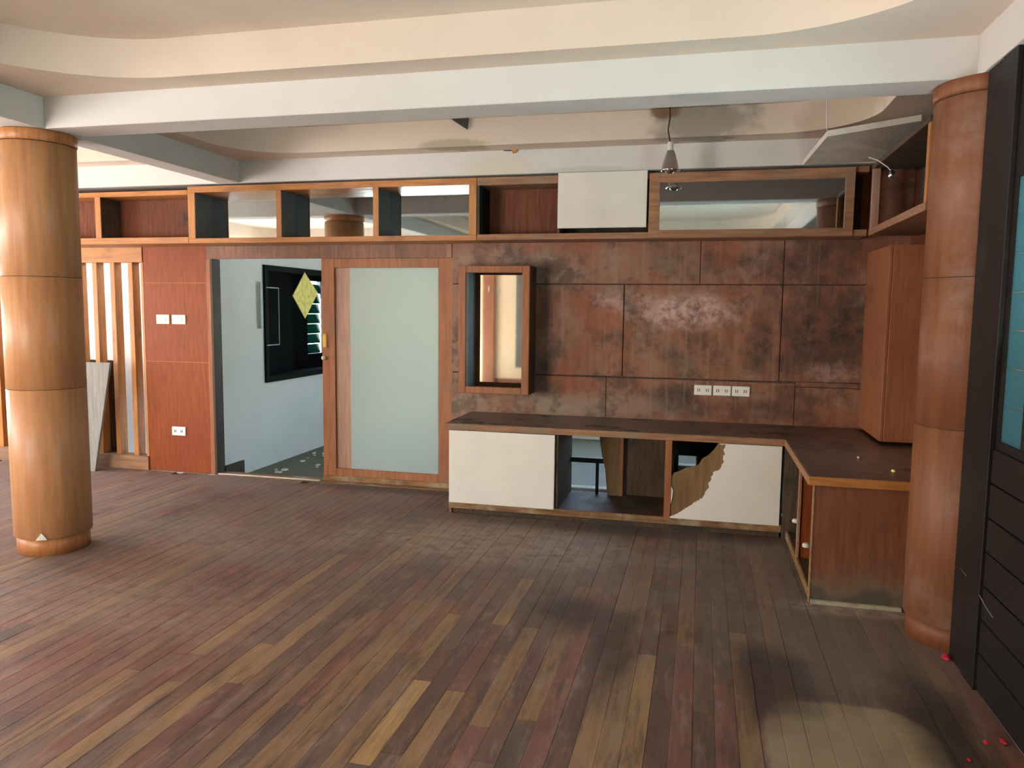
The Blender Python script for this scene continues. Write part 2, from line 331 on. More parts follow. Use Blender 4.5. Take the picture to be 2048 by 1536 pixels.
# ------------------------------------------------------------------ setting: ceiling coffers and beams
ZL, ZH, ZB = 2.845, 3.05, 2.66
ceiling = struct('ceiling')
def coffer(x0, x1, y0, y1, tx0, tx1, ty0, ty1, r):
    inn, out = [], []
    for cx, cy, ox, oy, a0 in ((tx1-r, ty1-r, x1, y1, 0), (tx0+r, ty1-r, x0, y1, 90), (tx0+r, ty0+r, x0, y0, 180), (tx1-r, ty0+r, x1, y0, 270)):
        for k in range(21):
            t = k/20; a = math.radians(a0+90*t); inn.append((cx+r*math.cos(a), cy+r*math.sin(a)))
            h = a0 in (0, 180); p, q = (t*2, 1) if t <= .5 else (1, 2-2*t)
            if not h: p, q = q, p
            if h: out.append((ox, cy+(oy-cy)*p) if t <= .5 else (cx+(ox-cx)*q, oy))
            else: out.append((cx+(ox-cx)*q, oy) if t <= .5 else (ox, cy+(oy-cy)*p))
            if not h:
                out[-1] = (cx+(ox-cx)*t*2, oy) if t <= .5 else (ox, cy+(oy-cy)*(2-2*t))
    bm = bmesh.new(); n = len(inn)
    O = [bm.verts.new((*p, ZL)) for p in out]; I = [bm.verts.new((*p, ZL)) for p in inn]; T = [bm.verts.new((*p, ZH)) for p in inn]
    OT = [bm.verts.new((*p, ZH+.06)) for p in out]; TT = [bm.verts.new((*p, ZH+.06)) for p in inn]
    for k in range(n):
        j = (k+1) % n
        for f in ((O[k], O[j], I[j], I[k]), (I[k], I[j], T[j], T[k]), (OT[k], OT[j], TT[j], TT[k]), (O[k], O[j], OT[j], OT[k])):
            try: bm.faces.new(f)
            except ValueError: pass
    bm.faces.new(T); bm.faces.new(TT)
    bmesh.ops.remove_doubles(bm, verts=bm.verts, dist=.0005)
    return link('coffer', bm, 'peach_plaster', ceiling, sharp=True)
coffer(-3.91, 1.17, -1.0, 3.965, -3.72, 1.0, -.8, 3.765, .85)
coffer(-3.91, 1.5, 4.21, 6.0, -3.72, 1.05, 4.42, 5.79, .55)
coffer(-8.2, -4.12, 4.21, 6.0, -8.0, -4.3, 4.42, 5.79, .6)
coffer(-8.2, -4.12, -1.0, 3.965, -8.0, -4.3, -.8, 3.765, .85)
coffer(-3.91, 1.17, -3.1, -1.22, -3.72, 1.0, -2.9, -1.42, .6)
coffer(-8.2, -4.12, -3.1, -1.22, -8.0, -4.3, -2.9, -1.42, .6)
for b in ((-8.2, 1.42, 3.965, 4.21, ZB, ZH), (-8.2, 1.5, 6.0, 6.43, ZB, ZH), (-8.2, 1.17, -1.22, -1.0, ZB, ZH),
          (-4.12, -3.91, 4.21, 6.0, ZB, ZH), (-4.12, -3.91, -1.0, 3.965, ZB, ZH), (-4.12, -3.91, -3.1, -1.22, ZB, ZH), (1.17, 1.42, -3.1, 3.965, ZB, ZH)):
    box('beam', b, 'white_plaster', ceiling, bev=.004)

# ------------------------------------------------------------------ setting: walls
WB = struct('wall_back')
core = [(-8.2, -4.43, 6.32, 6.43, -.3, -.001), (-5.17, -4.43, 6.33, 6.43, -.001, ZB), (-8.2, -5.17, 6.33, 6.43, 2.14, ZB), (-4.43, -2.09, 6.33, 6.39, 2.05, ZB),
        (-2.09, -1.05, 6.33, 6.43, 0, ZB), (-1.05, -.6, 6.33, 6.43, .62, ZB), (-1.05, -.6, 6.33, 6.43, 0, .1), (-.6, -.14, 6.33, 6.43, 0, ZB),
        (-.14, 0, 6.33, 6.43, .43, ZB), (-.14, 0, 6.33, 6.43, 0, .34), (0, 1.5, 6.33, 6.43, 0, ZB)]
boxes('masonry', core, 'room_white', WB, bev=0)
for z0, z1 in ((0, 1.062), (1.067, 1.808), (1.813, 2.148)): box('panel', (-5.168, -4.482, 6.308, 6.33, z0, z1), 'red_panel', WB)
for z0, z1 in ((1.064, 1.066), (1.810, 1.812)): box('joint_strip', (-5.168, -4.482, 6.312, 6.32, z0-.0025, z1+.0025), 'trim_wood', WB, bev=0)
for x0, x1, z0, z1, d in ((-2.085, -.745, .64, 1.046, 0), (-.741, .731, .64, 1.046, .001), (.735, 1.5, .64, 1.018, -.004), (.735, 1.5, 1.022, 1.058, 0), (-2.085, -.616, 1.058, 1.806, 0),
                          (-.609, .607, 1.058, 1.806, .001), (.614, 1.5, 1.062, 1.806, 0), (-2.085, -.02, 1.815, 2.655, 0), (-.016, .607, 1.815, 2.655, .001), (.612, 1.5, 1.815, 2.655, 0)):
    box('panel', (x0, x1, 6.308+d, 6.324, z0, z1), 'mould_panel', WB, bev=.003)
box('backing_board', (-2.085, 1.5, 6.3245, 6.33, .63, 2.655), 'inside_wood', WB, bev=0)
box('panel', (-2.085, -1.88, 6.308, 6.33, 0, .628), 'mould_panel', WB)
box('header_board', (-4.482, -2.085, 6.306, 6.33, 2.032, 2.148), 'cabinet_wood', WB)
box('edge_post', (-2.13, -2.085, 6.30, 6.33, 2.03, 2.148), 'weathered_trim', WB)
WR = struct('wall_right')
boxes('timber_wall', [(1.2, 1.235, 3.47, 3.86, 0, ZB), (1.2, 1.235, -3.1, .3, 0, ZB), (1.2, 1.235, .3, 3.47, 0, 1.06), (1.2, 1.235, .3, 3.47, 2.2, ZB)], 'frame_black', WR, bev=0)
for k in range(7): box('plank', (1.186, 1.2, 1.2, 3.5, .03+k*.146, .03+k*.146+.14), 'frame_black', WR, bev=.004)
box('plank', (1.18, 1.2, 3.52, 3.68, 0, ZB), 'frame_black', WR); box('plank', (1.186, 1.2, 3.69, 3.86, 0, ZB), 'frame_black', WR)
box('wall_corner', (1.5, 1.6, 3.84, 6.43, 0, ZH), 'niche_red', kind='structure', bev=0); box('wall_infill', (1.235, 1.5, 3.82, 3.848, 0, ZH), 'niche_red', kind='structure', bev=0)
W1 = struct('window_1')
boxes('window_frame', [(1.195, 1.225, .3, .36, 1.06, 2.2), (1.195, 1.225, .36, 3.47, 2.14, 2.2), (1.195, 1.225, .36, 3.47, 1.06, 1.085), (1.195, 1.225, 3.225, 3.255, 1.085, 2.14)], 'frame_black', W1)
for k in range(7): box('louvre_pane', (1.203, 1.208, 3.255, 3.47, 1.085+k*.151, 1.085+k*.151+.149), 'teal_frosted', W1, bev=0)
box('pane', (1.206, 1.212, .36, 3.225, 1.085, 2.14), 'teal_glass', W1, bev=0)
WL = struct('wall_left')
boxes('masonry', [(-8.35, -8.2, -3.1, .5, -.2, ZH), (-8.35, -8.2, 3, 4.35, -.2, ZH), (-8.35, -8.2, 5.85, 6.43, -.2, ZH), (-8.35, -8.2, 4.35, 5.85, -.2, .85), (-8.35, -8.2, 4.35, 5.85, 2.2, ZH), (-8.35, -8.2, .5, 3, -.2, .85), (-8.35, -8.2, .5, 3, 2.2, ZH)], 'peach_wall', WL, bev=0)
W4 = struct('window_4')
boxes('window_frame', [(-8.32, -8.24, .5, .56, .85, 2.2), (-8.32, -8.24, 2.94, 3, .85, 2.2), (-8.32, -8.24, 1.72, 1.78, .85, 2.2), (-8.32, -8.24, .5, 3, .85, .91), (-8.32, -8.24, .5, 3, 2.14, 2.2)], 'grey_metal', W4)
W6 = struct('window_6')
boxes('window_frame', [(-8.32, -8.24, 4.35, 4.41, .85, 2.2), (-8.32, -8.24, 5.79, 5.85, .85, 2.2), (-8.32, -8.24, 4.35, 5.85, .85, .91), (-8.32, -8.24, 4.35, 5.85, 2.14, 2.2)], 'grey_metal', W6)
WF = struct('wall_front')
boxes('masonry', [(-8.35, -7.4, -3.25, -3.1, -.2, ZH), (-4.65, -3.75, -3.25, -3.1, -.2, ZH), (-1.45, 1.42, -3.25, -3.1, -.2, ZH), (-7.4, -4.65, -3.25, -3.1, 2.4, ZH), (-3.75, -1.45, -3.25, -3.1, -.2, .38), (-3.75, -1.45, -3.25, -3.1, 2.4, ZH), (-7.4, -4.65, -3.25, -3.1, -.2, 0)], 'peach_wall', WF, bev=0)
box('pilaster', (-4.45, -4.2, -3.1, -2.98, 0, ZB), 'column_plaster', WF)
box('skirting', (-4.2, 1.2, -3.1, -3.08, 0, .14), 'column_plaster', WF)
W3 = struct('window_3')
boxes('window_frame', [(-3.75, -3.58, -3.2, -3.06, .38, 2.4), (-1.58, -1.45, -3.2, -3.06, .38, 2.4), (-3.62, -1.58, -3.2, -3.06, .38, .5), (-3.62, -1.58, -3.2, -3.06, 2.3, 2.4), (-2.64, -2.56, -3.2, -3.06, .5, 2.3)], 'grey_metal', W3)
for x0 in (-3.62, -2.56):
    for z0, z1 in ((.53, .86), (.9, 2.27)):
        x1 = x0+.98; t = .018
        boxes('grille', [(x0+.03, x0+.03+t, -3.06, -3.04, z0, z1), (x1-.05, x1-.05+t, -3.06, -3.04, z0, z1), (x0+.03, x1-.05+t, -3.06, -3.04, z0, z0+t), (x0+.03, x1-.05+t, -3.06, -3.04, z1-t, z1)], 'dull_white', W3, bev=0)
for x0, x1 in ((-3.6, -2.63), (-2.57, -1.57)): box('pane', (x0, x1, -3.12, -3.114, .48, 2.32), 'grey_glass', W3, bev=0)
W5 = struct('window_5')
boxes('window_frame', [(-7.4, -7.32, -3.2, -3.1, 0, 2.4), (-4.73, -4.65, -3.2, -3.1, 0, 2.4), (-6.06, -5.98, -3.2, -3.1, 0, 2.4), (-7.4, -4.65, -3.2, -3.1, 2.32, 2.4)], 'grey_metal', W5)

# doorway with its sliding frosted leaf
D1 = struct('door_1')
box('jamb', (-4.482, -4.42, 6.305, 6.43, 0, 2.032), 'jamb_wood', D1); box('jamb_edge', (-4.484, -4.44, 6.303, 6.31, 0, 2.032), 'door_wood', D1)
box('sill', (-4.42, -2.1, 6.30, 6.45, -.1, .004), 'worn_base', D1); box('sill_strip', (-4.42, -3.36, 6.31, 6.335, .004, .012), 'dull_white', D1)
box('leaf_stile', (-3.354, -3.227, 6.39, 6.43, .012, 2.036), 'door_wood', D1, bev=.003); box('leaf_stile', (-2.235, -2.1, 6.39, 6.43, .012, 2.036), 'door_wood', D1, bev=.003)
box('leaf_rail', (-3.227, -2.235, 6.391, 6.43, 1.953, 2.036), 'door_wood', D1, bev=.003); box('leaf_rail', (-3.227, -2.235, 6.391, 6.43, .03, .118), 'door_wood', D1, bev=.003)
box('kick_strip', (-3.35, -2.1, 6.376, 6.40, .004, .05), 'worn_base', D1)
box('inner_stile', (-3.227, -3.083, 6.412, 6.428, .118, 1.953), 'pale_stile', D1)
box('pane', (-3.083, -2.235, 6.408, 6.414, .118, 1.953), 'frosted_glass', D1, bev=0)
box('latch', (-3.345, -3.30, 6.375, 6.395, 1.23, 1.36), 'brass', D1, bev=.01)
lathe('knob', (-3.335, 6.378), [(.012, 1.12), (.02, 1.13), (.02, 1.145), (.012, 1.155)], 'dull_white', D1, n=12)

# ------------------------------------------------------------------ next room behind the doorway
NR = struct('wall_side')
boxes('masonry', [(-4.53, -4.43, 6.43, 7.17, -.2, 2.7), (-4.53, -4.43, 9.0, 10, -.2, 2.7), (-4.53, -4.43, 7.17, 9.0, -.2, .80), (-4.53, -4.43, 7.17, 9.0, 2.03, 2.7)], 'room_white', NR, bev=0)
box('skirting', (-4.43, -4.41, 6.43, 6.74, -.09, .06), 'jamb_wood', NR)
boxes('wall_far', [(-4.53, -2.2, 9.9, 10, -.2, 2.7), (.2, 1.6, 9.9, 10, -.2, 2.7), (-2.2, .2, 9.9, 10, -.2, .8), (-2.2, .2, 9.9, 10, 2.2, 2.7), (1.5, 1.6, 6.43, 9.9, -.2, 2.7)], 'room_white', kind='structure', bev=0)
box('floor_side', (-4.43, 1.5, 6.43, 9.9, -.2, -.09), 'terrazzo', kind='structure', bev=0)
box('ceiling_side', (-4.53, 1.6, 6.43, 10, 2.7, 2.8), 'room_white', kind='structure', bev=0)
W2 = struct('window_2')
boxes('window_frame', [(-4.53, -4.405, 7.17, 7.23, .80, 2.03), (-4.53, -4.405, 8.94, 9.0, .80, 2.03), (-4.53, -4.405, 7.23, 8.94, .80, .86), (-4.53, -4.405, 7.23, 8.94, 1.97, 2.03)], 'near_black', W2)
boxes('reveal', [(-5.06, -4.53, 7.07, 7.17, .7, 2.13), (-5.06, -4.53, 10, 10.1, .7, 2.13), (-5.06, -4.53, 7.07, 10.1, .6, .8), (-5.06, -4.53, 7.07, 10.1, 2.03, 2.2), (-5.06, -5.0, 7.07, 9.13, .7, 2.13), (-5.06, -5.0, 9.62, 10.1, .7, 2.13),
                 (-5.06, -5.0, 9.13, 9.62, .7, .98), (-5.06, -5.0, 9.13, 9.62, 1.94, 2.13)], 'near_black', W2, bev=0)
for k in range(7):
    z = 1.045+k*.132; o = prism('louvre', [(9.14, 0), (9.5, 0), (9.5, .006), (9.14, .006)], 'x', -.062, .062, 'teal_louvre', W2)
    o.location = (-5.03, 0, z); o.rotation_euler = (0, math.radians(76), 0)
box('mullion', (-5.06, -5.0, 9.5, 9.515, .98, 1.94), 'alu', W2)
lf = boxes('casement', [(-4.41, -4.395, 7.065, 7.105, 1.37, 1.85), (-4.39, -4.383, 7.395, 7.402, 1.19, 1.80), (-4.39, -4.383, 7.16, 7.40, 1.79, 1.80), (-4.39, -4.383, 7.16, 7.40, 1.19, 1.20)], 'alu', W2, bev=0)
sg = thing('diamond_sign', 'yellowed diamond-shaped card hanging in the dark window beyond the doorway', 'sign', (-4.39, 7.985, 1.47))
prism('card', [(7.985, 1.99), (7.71, 1.72), (7.98, 1.465), (8.285, 1.765)], 'x', -4.402, -4.396, 'yellow_card', sg)
box('hanging_thread', (-4.400, -4.398, 7.984, 7.987, 1.985, 2.0), 'thread', sg, bev=0)
# space behind the slats: pale outer wall under open sky, garden
box('wall_outer', (-9.0, -5.2, 6.98, 7.1, -.3, 2.5), 'outer_white', kind='structure', bev=0)
bm = bmesh.new(); bm_box(bm, -40, 40, -40, 40, -.42, -.32); link('ground', bm, 'ground', kind='structure')
def shrub(x, y, h, label):
    t = thing('shrub', label, 'shrub', (x, y, -.32)); bm = bmesh.new()
    for _ in range(700):
        d = Vector((rnd.gauss(0, 1), rnd.gauss(0, 1), rnd.gauss(0, 1))).normalized()*rnd.random()**.4
        p = Vector((x+d.x*.7, y+d.y*.7, h*.58+d.z*h*.42)); a = Vector((rnd.gauss(0, 1), rnd.gauss(0, 1), rnd.gauss(0, 1))).normalized(); b = a.orthogonal().normalized()
        bm.faces.new([bm.verts.new(p+a*.07), bm.verts.new(p+b*.03), bm.verts.new(p-a*.07), bm.verts.new(p-b*.03)])
    link('foliage', bm, 'leaf_green', t, kind='stuff'); tube('stem', [(x, y, -.32), (x+.03, y, h*.3), (x, y+.02, h*.6)], .03, 'bark', t)
shrub(2.1, 3.0, 1.55, 'yellow-green leafy shrub outside, seen through the teal window pane')

# ------------------------------------------------------------------ columns
def column(x, y, label, wd='column_wood', sk='column_skirting'):
    t = thing('round_column', label, 'column', (x, y, 0)); r = .227
    lathe('skirting', (x, y), [(r-.016, 0), (r-.016, .108), (r-.03, .112)], sk, t)
    for z0, z1 in ((.112, 1.0625), (1.065, 1.7675), (1.77, 2.585)):
        lathe('panel', (x, y), [(r-.004, z0), (r, z0+.002), (r, z1-.002), (r-.004, z1)], wd, t, n=64)
    lathe('core', (x, y), [(r-.005, .12), (r-.005, 2.65)], 'inside_wood', t, n=32)
    lathe('collar', (x, y), [(r-.004, 2.589), (r+.006, 2.596), (r+.006, 2.652), (r, 2.659)], sk, t)
    return t
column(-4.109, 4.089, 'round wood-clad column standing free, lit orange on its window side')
column(1.266, 4.09, 'round wood-clad column built against the dark window wall and cabinets', 'dark_column_wood', 'dark_skirting')
cp = prism('plaster_chip', [(-.035, 0), (.03, 0), (.012, .03), (-.002, .045)], 'y', -.004, .004, 'dull_white'); a = math.radians(-62)
cp.location = (-4.109+.231*math.cos(a), 4.089+.231*math.sin(a), .112); cp.rotation_euler = (0, 0, a+R90)
tag(cp, 'small white plaster chip stuck above the skirting of the free-standing column', 'chip')

# ------------------------------------------------------------------ slat screen at the far end of the back wall
t = thing('slat_screen', 'upright wooden slat screen with pale gaps behind the free-standing column', 'screen', (-6.6, 6.36, 0))
box('header', (-8.2, -5.172, 6.30, 6.42, 2.003, 2.146), 'trim_wood', t); box('bottom_rail', (-8.2, -5.172, 6.29, 6.42, 0, .135), 'weathered_trim', t)
box('jamb', (-5.2, -5.172, 6.31, 6.42, .135, 2.003), 'trim_wood_upright', t)
for k in range(13):
    x = -5.345-k*.203; box('slat', (x, x+.052, 6.312, 6.41, .135, 2.003), 'trim_wood_upright', t)
box('shadow_board', (-8.2, -5.56, 6.415, 6.43, .135, 1.05), 'inside_wood', t)  # dark sheet in place of the shadow behind the lower slat gaps
prism('leaning_board', [(-6.02, .0), (-5.62, .0), (-5.40, 1.055), (-5.82, 1.05)], 'y', 6.10, 6.125, 'grey_board')
o = tag(bpy.data.objects['leaning_board'], 'grey board leaning at a slant on the slats behind the column', 'board')

# ------------------------------------------------------------------ switches and sockets
def plate(name, x, z, wd, ht, label, cat, grp, kind):
    t = thing(name, label, cat, (x, 6.30, z), grp)
    box('plate', (x-wd/2, x+wd/2, 6.296, 6.308, z-ht/2, z+ht/2), 'switch_white', t, bev=.004)
    if kind == 'rocker': box('rocker', (x-wd*.28, x+wd*.28, 6.291, 6.297, z-ht*.28, z+ht*.28), 'switch_white', t, bev=.002)
    else:
        for s in (-1, 1):
            boxes('socket_holes', [(x+s*wd*.24-.010, x+s*wd*.24-.005, 6.293, 6.297, z-.012, z+.012), (x+s*wd*.24+.005, x+s*wd*.24+.010, 6.293, 6.297, z-.012, z+.012)], 'socket_dark', t, bev=0)
plate('switch', -4.963, 1.467, .142, .088, 'white switch plate on the red panel, on the slat screen side of the pair', 'switch', 'switch plates by the doorway', 'rocker')
plate('switch', -4.790, 1.467, .150, .088, 'white switch plate on the red panel, on the doorway side of the pair', 'switch', 'switch plates by the doorway', 'rocker')
plate('socket', -4.826, .40, .150, .085, 'white socket plate low on the red panel near the floor', 'socket', None, 'socket')
for x, l in ((.035, 'soiled white socket plate with blue-grey holes, first of three from the mirror box'), (.183, 'soiled white socket plate between two others above the worktop'), (.327, 'soiled white socket plate of the row of three, closest to the hanging cabinet')):
    plate('socket', x, .97, .137, .08, l, 'socket', 'row of sockets above the worktop', 'socket')

# ------------------------------------------------------------------ mirror box on the back wall
t = thing('mirror_box', 'wall-hung wooden mirror box with a deep frame above the worktop', 'mirror', (-1.64, 6.18, .9))
X0, X1, Z0, Z1 = -1.942, -1.343, .903, 1.948
box('side_panel', (X0, X0+.02, 6.07, 6.30, Z0, Z1), 'sky_reflection_side', t); box('side_panel', (X1-.02, X1, 6.07, 6.30, Z0, Z1), 'inside_wood', t)  # left side paled blue to paint in a reflection of the sky
box('top_panel', (X0+.02, X1-.02, 6.07, 6.30, Z1-.02, Z1), 'cabinet_wood', t); box('bottom_panel', (X0+.02, X1-.02, 6.07, 6.30, Z0, Z0+.02), 'cabinet_wood', t)
for b in ((X0, X0+.062, 6.05, 6.07, Z0, Z1), (X1-.062, X1, 6.05, 6.07, Z0, Z1)): box('frame_stile', b, 'door_wood', t, bev=.004)
for b in ((X0+.062, X1-.062, 6.05, 6.07, Z1-.056, Z1), (X0+.062, X1-.062, 6.05, 6.07, Z0, Z0+.056)): box('frame_rail', b, 'door_wood', t, bev=.004)
box('mirror_glass', (X0+.02, X1-.02, 6.27, 6.276, Z0+.02, Z1-.02), 'mirror_silver', t, bev=0)

# ------------------------------------------------------------------ upper shelf units along the back wall
YF, YB, ZA, ZZ = 6.0, 6.285, 2.148, 2.642
t = thing('open_shelf', 'open upper shelf with red-brown backs above the slat screen', 'shelf', (-6.3, 6.14, ZA))
box('bottom_board', (-8.2, -4.436, YF, YB, ZA, 2.205), 'trim_wood', t); box('top_board', (-8.2, -4.436, YF+.003, YB, 2.572, 2.615), 'trim_wood', t)
for x in (-5.408, -6.38, -7.35):
    d = box('divider', (x, x+.05, YF+.012, YB-.02, 2.205, 2.572), 'inside_wood', t); box('edge_strip', (x, x+.06, YF, YF+.012, 2.205, 2.572), 'trim_wood_upright', d)
box('back_panel', (-8.2, -4.436, YB-.02, YB, 2.205, 2.572), 'niche_red', t)
t = thing('mirror_shelf', 'upper shelf of three mirror-backed bays above the doorway', 'shelf', (-3.1, 6.14, ZA))
box('bottom_board', (-4.433, -1.777, YF, YB, ZA, 2.192), 'trim_wood', t); box('top_board', (-4.433, -1.777, YF, YB, 2.588, ZZ), 'trim_wood', t)
for x, wd in ((-4.433, .07), (-3.567, .05), (-2.672, .05), (-1.84, .062)):
    d = box('divider', (x, x+wd-.004, YF+.012, YB-.03, 2.192, 2.588), 'dark_board', t); box('edge_strip', (x, x+wd, YF, YF+.012, 2.192, 2.588), 'trim_wood_upright', d)
for x0, x1 in ((-4.367, -3.567), (-3.521, -2.672), (-2.626, -1.84)): box('mirror_glass', (x0, x1, 6.25, 6.256, 2.192, 2.588), 'mirror_silver', t, bev=0)
t = thing('wall_cabinet', 'upper cabinet with open niche, white door and long mirror door', 'cabinet', (-.37, 6.14, ZA))
box('bottom_board', (-1.773, 1.13, YF, YB, ZA, 2.195), 'weathered_trim', t); box('top_board', (-1.773, -1.12, YF, YB, 2.58, ZZ), 'weathered_trim', t); box('top_board', (-1.12, 1.13, YF+.02, YB, 2.60, ZZ), 'weathered_trim', t)
box('divider', (-1.773, -1.752, YF, YB, 2.195, 2.58), 'inside_wood', t); box('divider', (-1.125, -1.105, YF+.03, YB, 2.195, 2.6), 'inside_wood', t); box('divider', (-.415, -.385, YF+.005, YB, 2.195, 2.6), 'inside_wood', t)
box('back_panel', (-1.75, -1.125, YB-.03, YB-.01, 2.195, 2.58), 'niche_red', t); box('back_panel', (-1.105, 1.13, YB-.03, YB-.01, 2.195, 2.6), 'inside_wood', t)
box('side_lining', (-1.751, -1.735, YF+.02, YB-.03, 2.2, 2.575), 'near_black', t)
box('white_door', (-1.114, -.428, 5.985, 6.008, 2.232, 2.656), 'white_laminate_old', t, bev=.003, label='white laminate door')
md = boxes('mirror_door', [(-.412, -.332, 5.985, 6.005, 2.152, 2.632), (.972, 1.035, 5.985, 6.005, 2.152, 2.632), (-.332, .972, 5.985, 6.005, 2.56, 2.632), (-.332, .972, 5.985, 6.005, 2.152, 2.208)], 'weathered_trim', t)
box('mirror_glass', (-.334, .974, 5.997, 6.002, 2.206, 2.562), 'mirror_silver', md, bev=0)
t = thing('return_shelf', 'open corner shelf running along the recess above the hanging cabinet', 'shelf', (1.3, 5.3, ZA))
box('bottom_board', (1.14, 1.48, 4.56, 6.0, ZA, 2.195), 'weathered_trim', t); box('top_board', (1.14, 1.48, 4.56, 6.0, 2.61, ZZ), 'inside_wood', t)
box('post', (1.142, 1.19, 5.94, 5.99, 2.195, 2.61), 'pale_stile', t); box('post', (1.14, 1.17, 4.56, 4.60, 2.195, 2.61), 'trim_wood_upright', t)
box('back_panel', (1.465, 1.48, 4.56, 6.0, 2.195, 2.61), 'inside_wood', t)

# ------------------------------------------------------------------ hanging cabinet in the recess
t = thing('hanging_cabinet', 'tall plain wooden cabinet hung beside the round column over the worktop', 'cabinet', (1.35, 5.93, .735))
box('carcass', (1.222, 1.498, 5.59, 6.30, .745, 2.045), 'hang_wood', t); box('door', (1.2, 1.22, 5.575, 6.30, .735, 2.05), 'hang_wood', t); box('end_panel', (1.222, 1.498, 5.568, 5.588, .735, 2.05), 'hang_wood', t)

# ------------------------------------------------------------------ L-shaped worktop and base cabinets
t = thing('worktop', 'dark L-shaped worktop with worn wooden edges on the base cabinets', 'worktop', (0, 5.95, .67))
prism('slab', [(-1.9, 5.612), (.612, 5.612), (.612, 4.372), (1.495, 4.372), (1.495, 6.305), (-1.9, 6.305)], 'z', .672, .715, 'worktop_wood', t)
box('edge_strip', (-1.902, .60, 5.598, 5.612, .6655, .713), 'weathered_trim', t); box('edge_strip', (.598, .612, 4.372, 5.612, .6655, .713), 'weathered_trim', t); box('edge_strip', (.598, 1.495, 4.356, 4.372, .6655, .714), 'trim_wood', t)
t = thing('base_cabinet', 'low cabinet under the worktop with two white doors, one torn open', 'cabinet', (-.63, 5.95, 0))
box('side_panel', (-1.875, -1.855, 5.622, 6.29, .0, .664), 'cabinet_wood', t)
box('bottom_board', (-1.855, .59, 5.61, 6.29, .068, .086), 'inside_wood', t); box('bottom_rail', (-1.87, .6, 5.603, 5.62, .045, .096), 'worn_base', t); box('plinth', (-1.85, .59, 5.64, 5.66, 0, .066), 'inside_wood', t)
for x0, x1, y0, m in ((-1.03, -1.01, 5.622, 'inside_wood'), (-.215, -.172, 5.606, 'cabinet_wood'), (.585, .6, 5.625, 'inside_wood')): box('divider', (x0, x1, y0, 6.27, .086, .664), m, t)
box('divider_edge', (-.218, -.170, 5.598, 5.608, .09, .664), 'door_wood', t)
prism('back_board', [(-.78, .625), (-.60, .625), (-.60, .09), (-.70, .09), (-.72, .30), (-.75, .42)], 'y', 6.19, 6.21, 'fibre_board', t)
box('back_stile', (-.602, -.575, 6.18, 6.21, .087, .664), 'door_wood', t); box('back_panel', (-.575, -.216, 6.235, 6.25, .087, .664), 'inside_wood', t)
box('back_panel', (-.172, -.14, 6.25, 6.27, .087, .664), 'inside_wood', t); box('back_panel', (-.14, .585, 6.25, 6.27, .44, .664), 'rail_dark', t); box('back_panel', (0.01, .585, 6.25, 6.27, .087, .44), 'inside_wood', t)
boxes('back_rail', [(-1.01, -.72, 6.20, 6.22, .345, .385), (-.80, -.775, 6.20, 6.22, .087, .345)], 'rail_dark', t)
box('door', (-1.869, -1.034, 5.598, 5.618, .09, .661), 'white_laminate', t, bev=.003, label='whole white laminate door')
edge = [(.155, .662), (.165, .655), (.198, .652), (.19, .62), (.2, .59), (.186, .565), (.19, .53), (.175, .5), (.165, .47), (.13, .455), (.115, .43), (.105, .39), (.09, .365), (.10, .335), (.075, .30), (.05, .25), (.02, .235), (-.02, .205), (-.05, .18), (-.085, .15), (-.11, .14), (-.135, .115), (-.18, .1)]
fine = []
for a, b in zip(edge, edge[1:]):
    for k in range(3):
        f = k/3; fine.append((a[0]+(b[0]-a[0])*f+rnd.uniform(-.005, .005), a[1]+(b[1]-a[1])*f+rnd.uniform(-.006, .006)))
fine.append(edge[-1])
fine = [(x, min(z, .662)) for x, z in fine]
prism('door', fine+[(-.165, .094), (.584, .094), (.584, .662)], 'y', 5.598, 5.606, 'white_laminate', t, label='white laminate door torn from corner to corner')
bk = [(-.166, .40), (-.15, .43), (-.12, .44), (-.06, .475), (-.02, .48), (.02, .50), (.045, .545), (.09, .575), (.12, .61), (.14, .64), (.15, .662), (.25, .662), (.25, .10), (-.166, .10)]
prism('torn_backing', bk, 'y', 5.607, 5.615, 'fibre_board', t, label='brown fibre backing showing through the torn door')
prism('laminate_scrap', [(-.168, .2), (-.158, .25), (-.155, .3), (-.168, .33)], 'y', 5.594, 5.597, 'white_laminate', t)
t = thing('return_cabinet', 'open base cabinet with a stained side panel beside the round column', 'cabinet', (1.05, 5.0, 0))
box('side_panel', (.637, 1.49, 4.388, 4.408, .012, .664), 'side_wood', t); box('edge_strip', (.628, .638, 4.384, 4.412, .0, .664), 'weathered_trim', t); box('base_strip', (.64, 1.10, 4.366, 4.389, 0, .022), 'pale_crust', t)
box('divider', (.645, 1.49, 4.99, 5.008, .062, .664), 'red_panel', t); box('stile', (.63, .646, 4.975, 5.022, .062, .664), 'weathered_trim', t); box('far_panel', (.603, 1.49, 5.585, 5.60, .0, .664), 'inside_wood', t)
box('bottom_board', (.64, 1.49, 4.41, 5.60, .045, .062), 'inside_wood', t); box('bottom_rail', (.63, .645, 4.41, 5.60, .012, .066), 'worn_base', t); box('back_panel', (1.475, 1.49, 4.41, 5.585, .062, .664), 'inside_wood', t)
for y, z in ((5.27, .225), (4.74, .22)): lathe('hinge', (.655, y), [(.008, z-.014), (.022, z-.01), (.024, z+.004), (.014, z+.014)], 'dull_white', t, n=12)

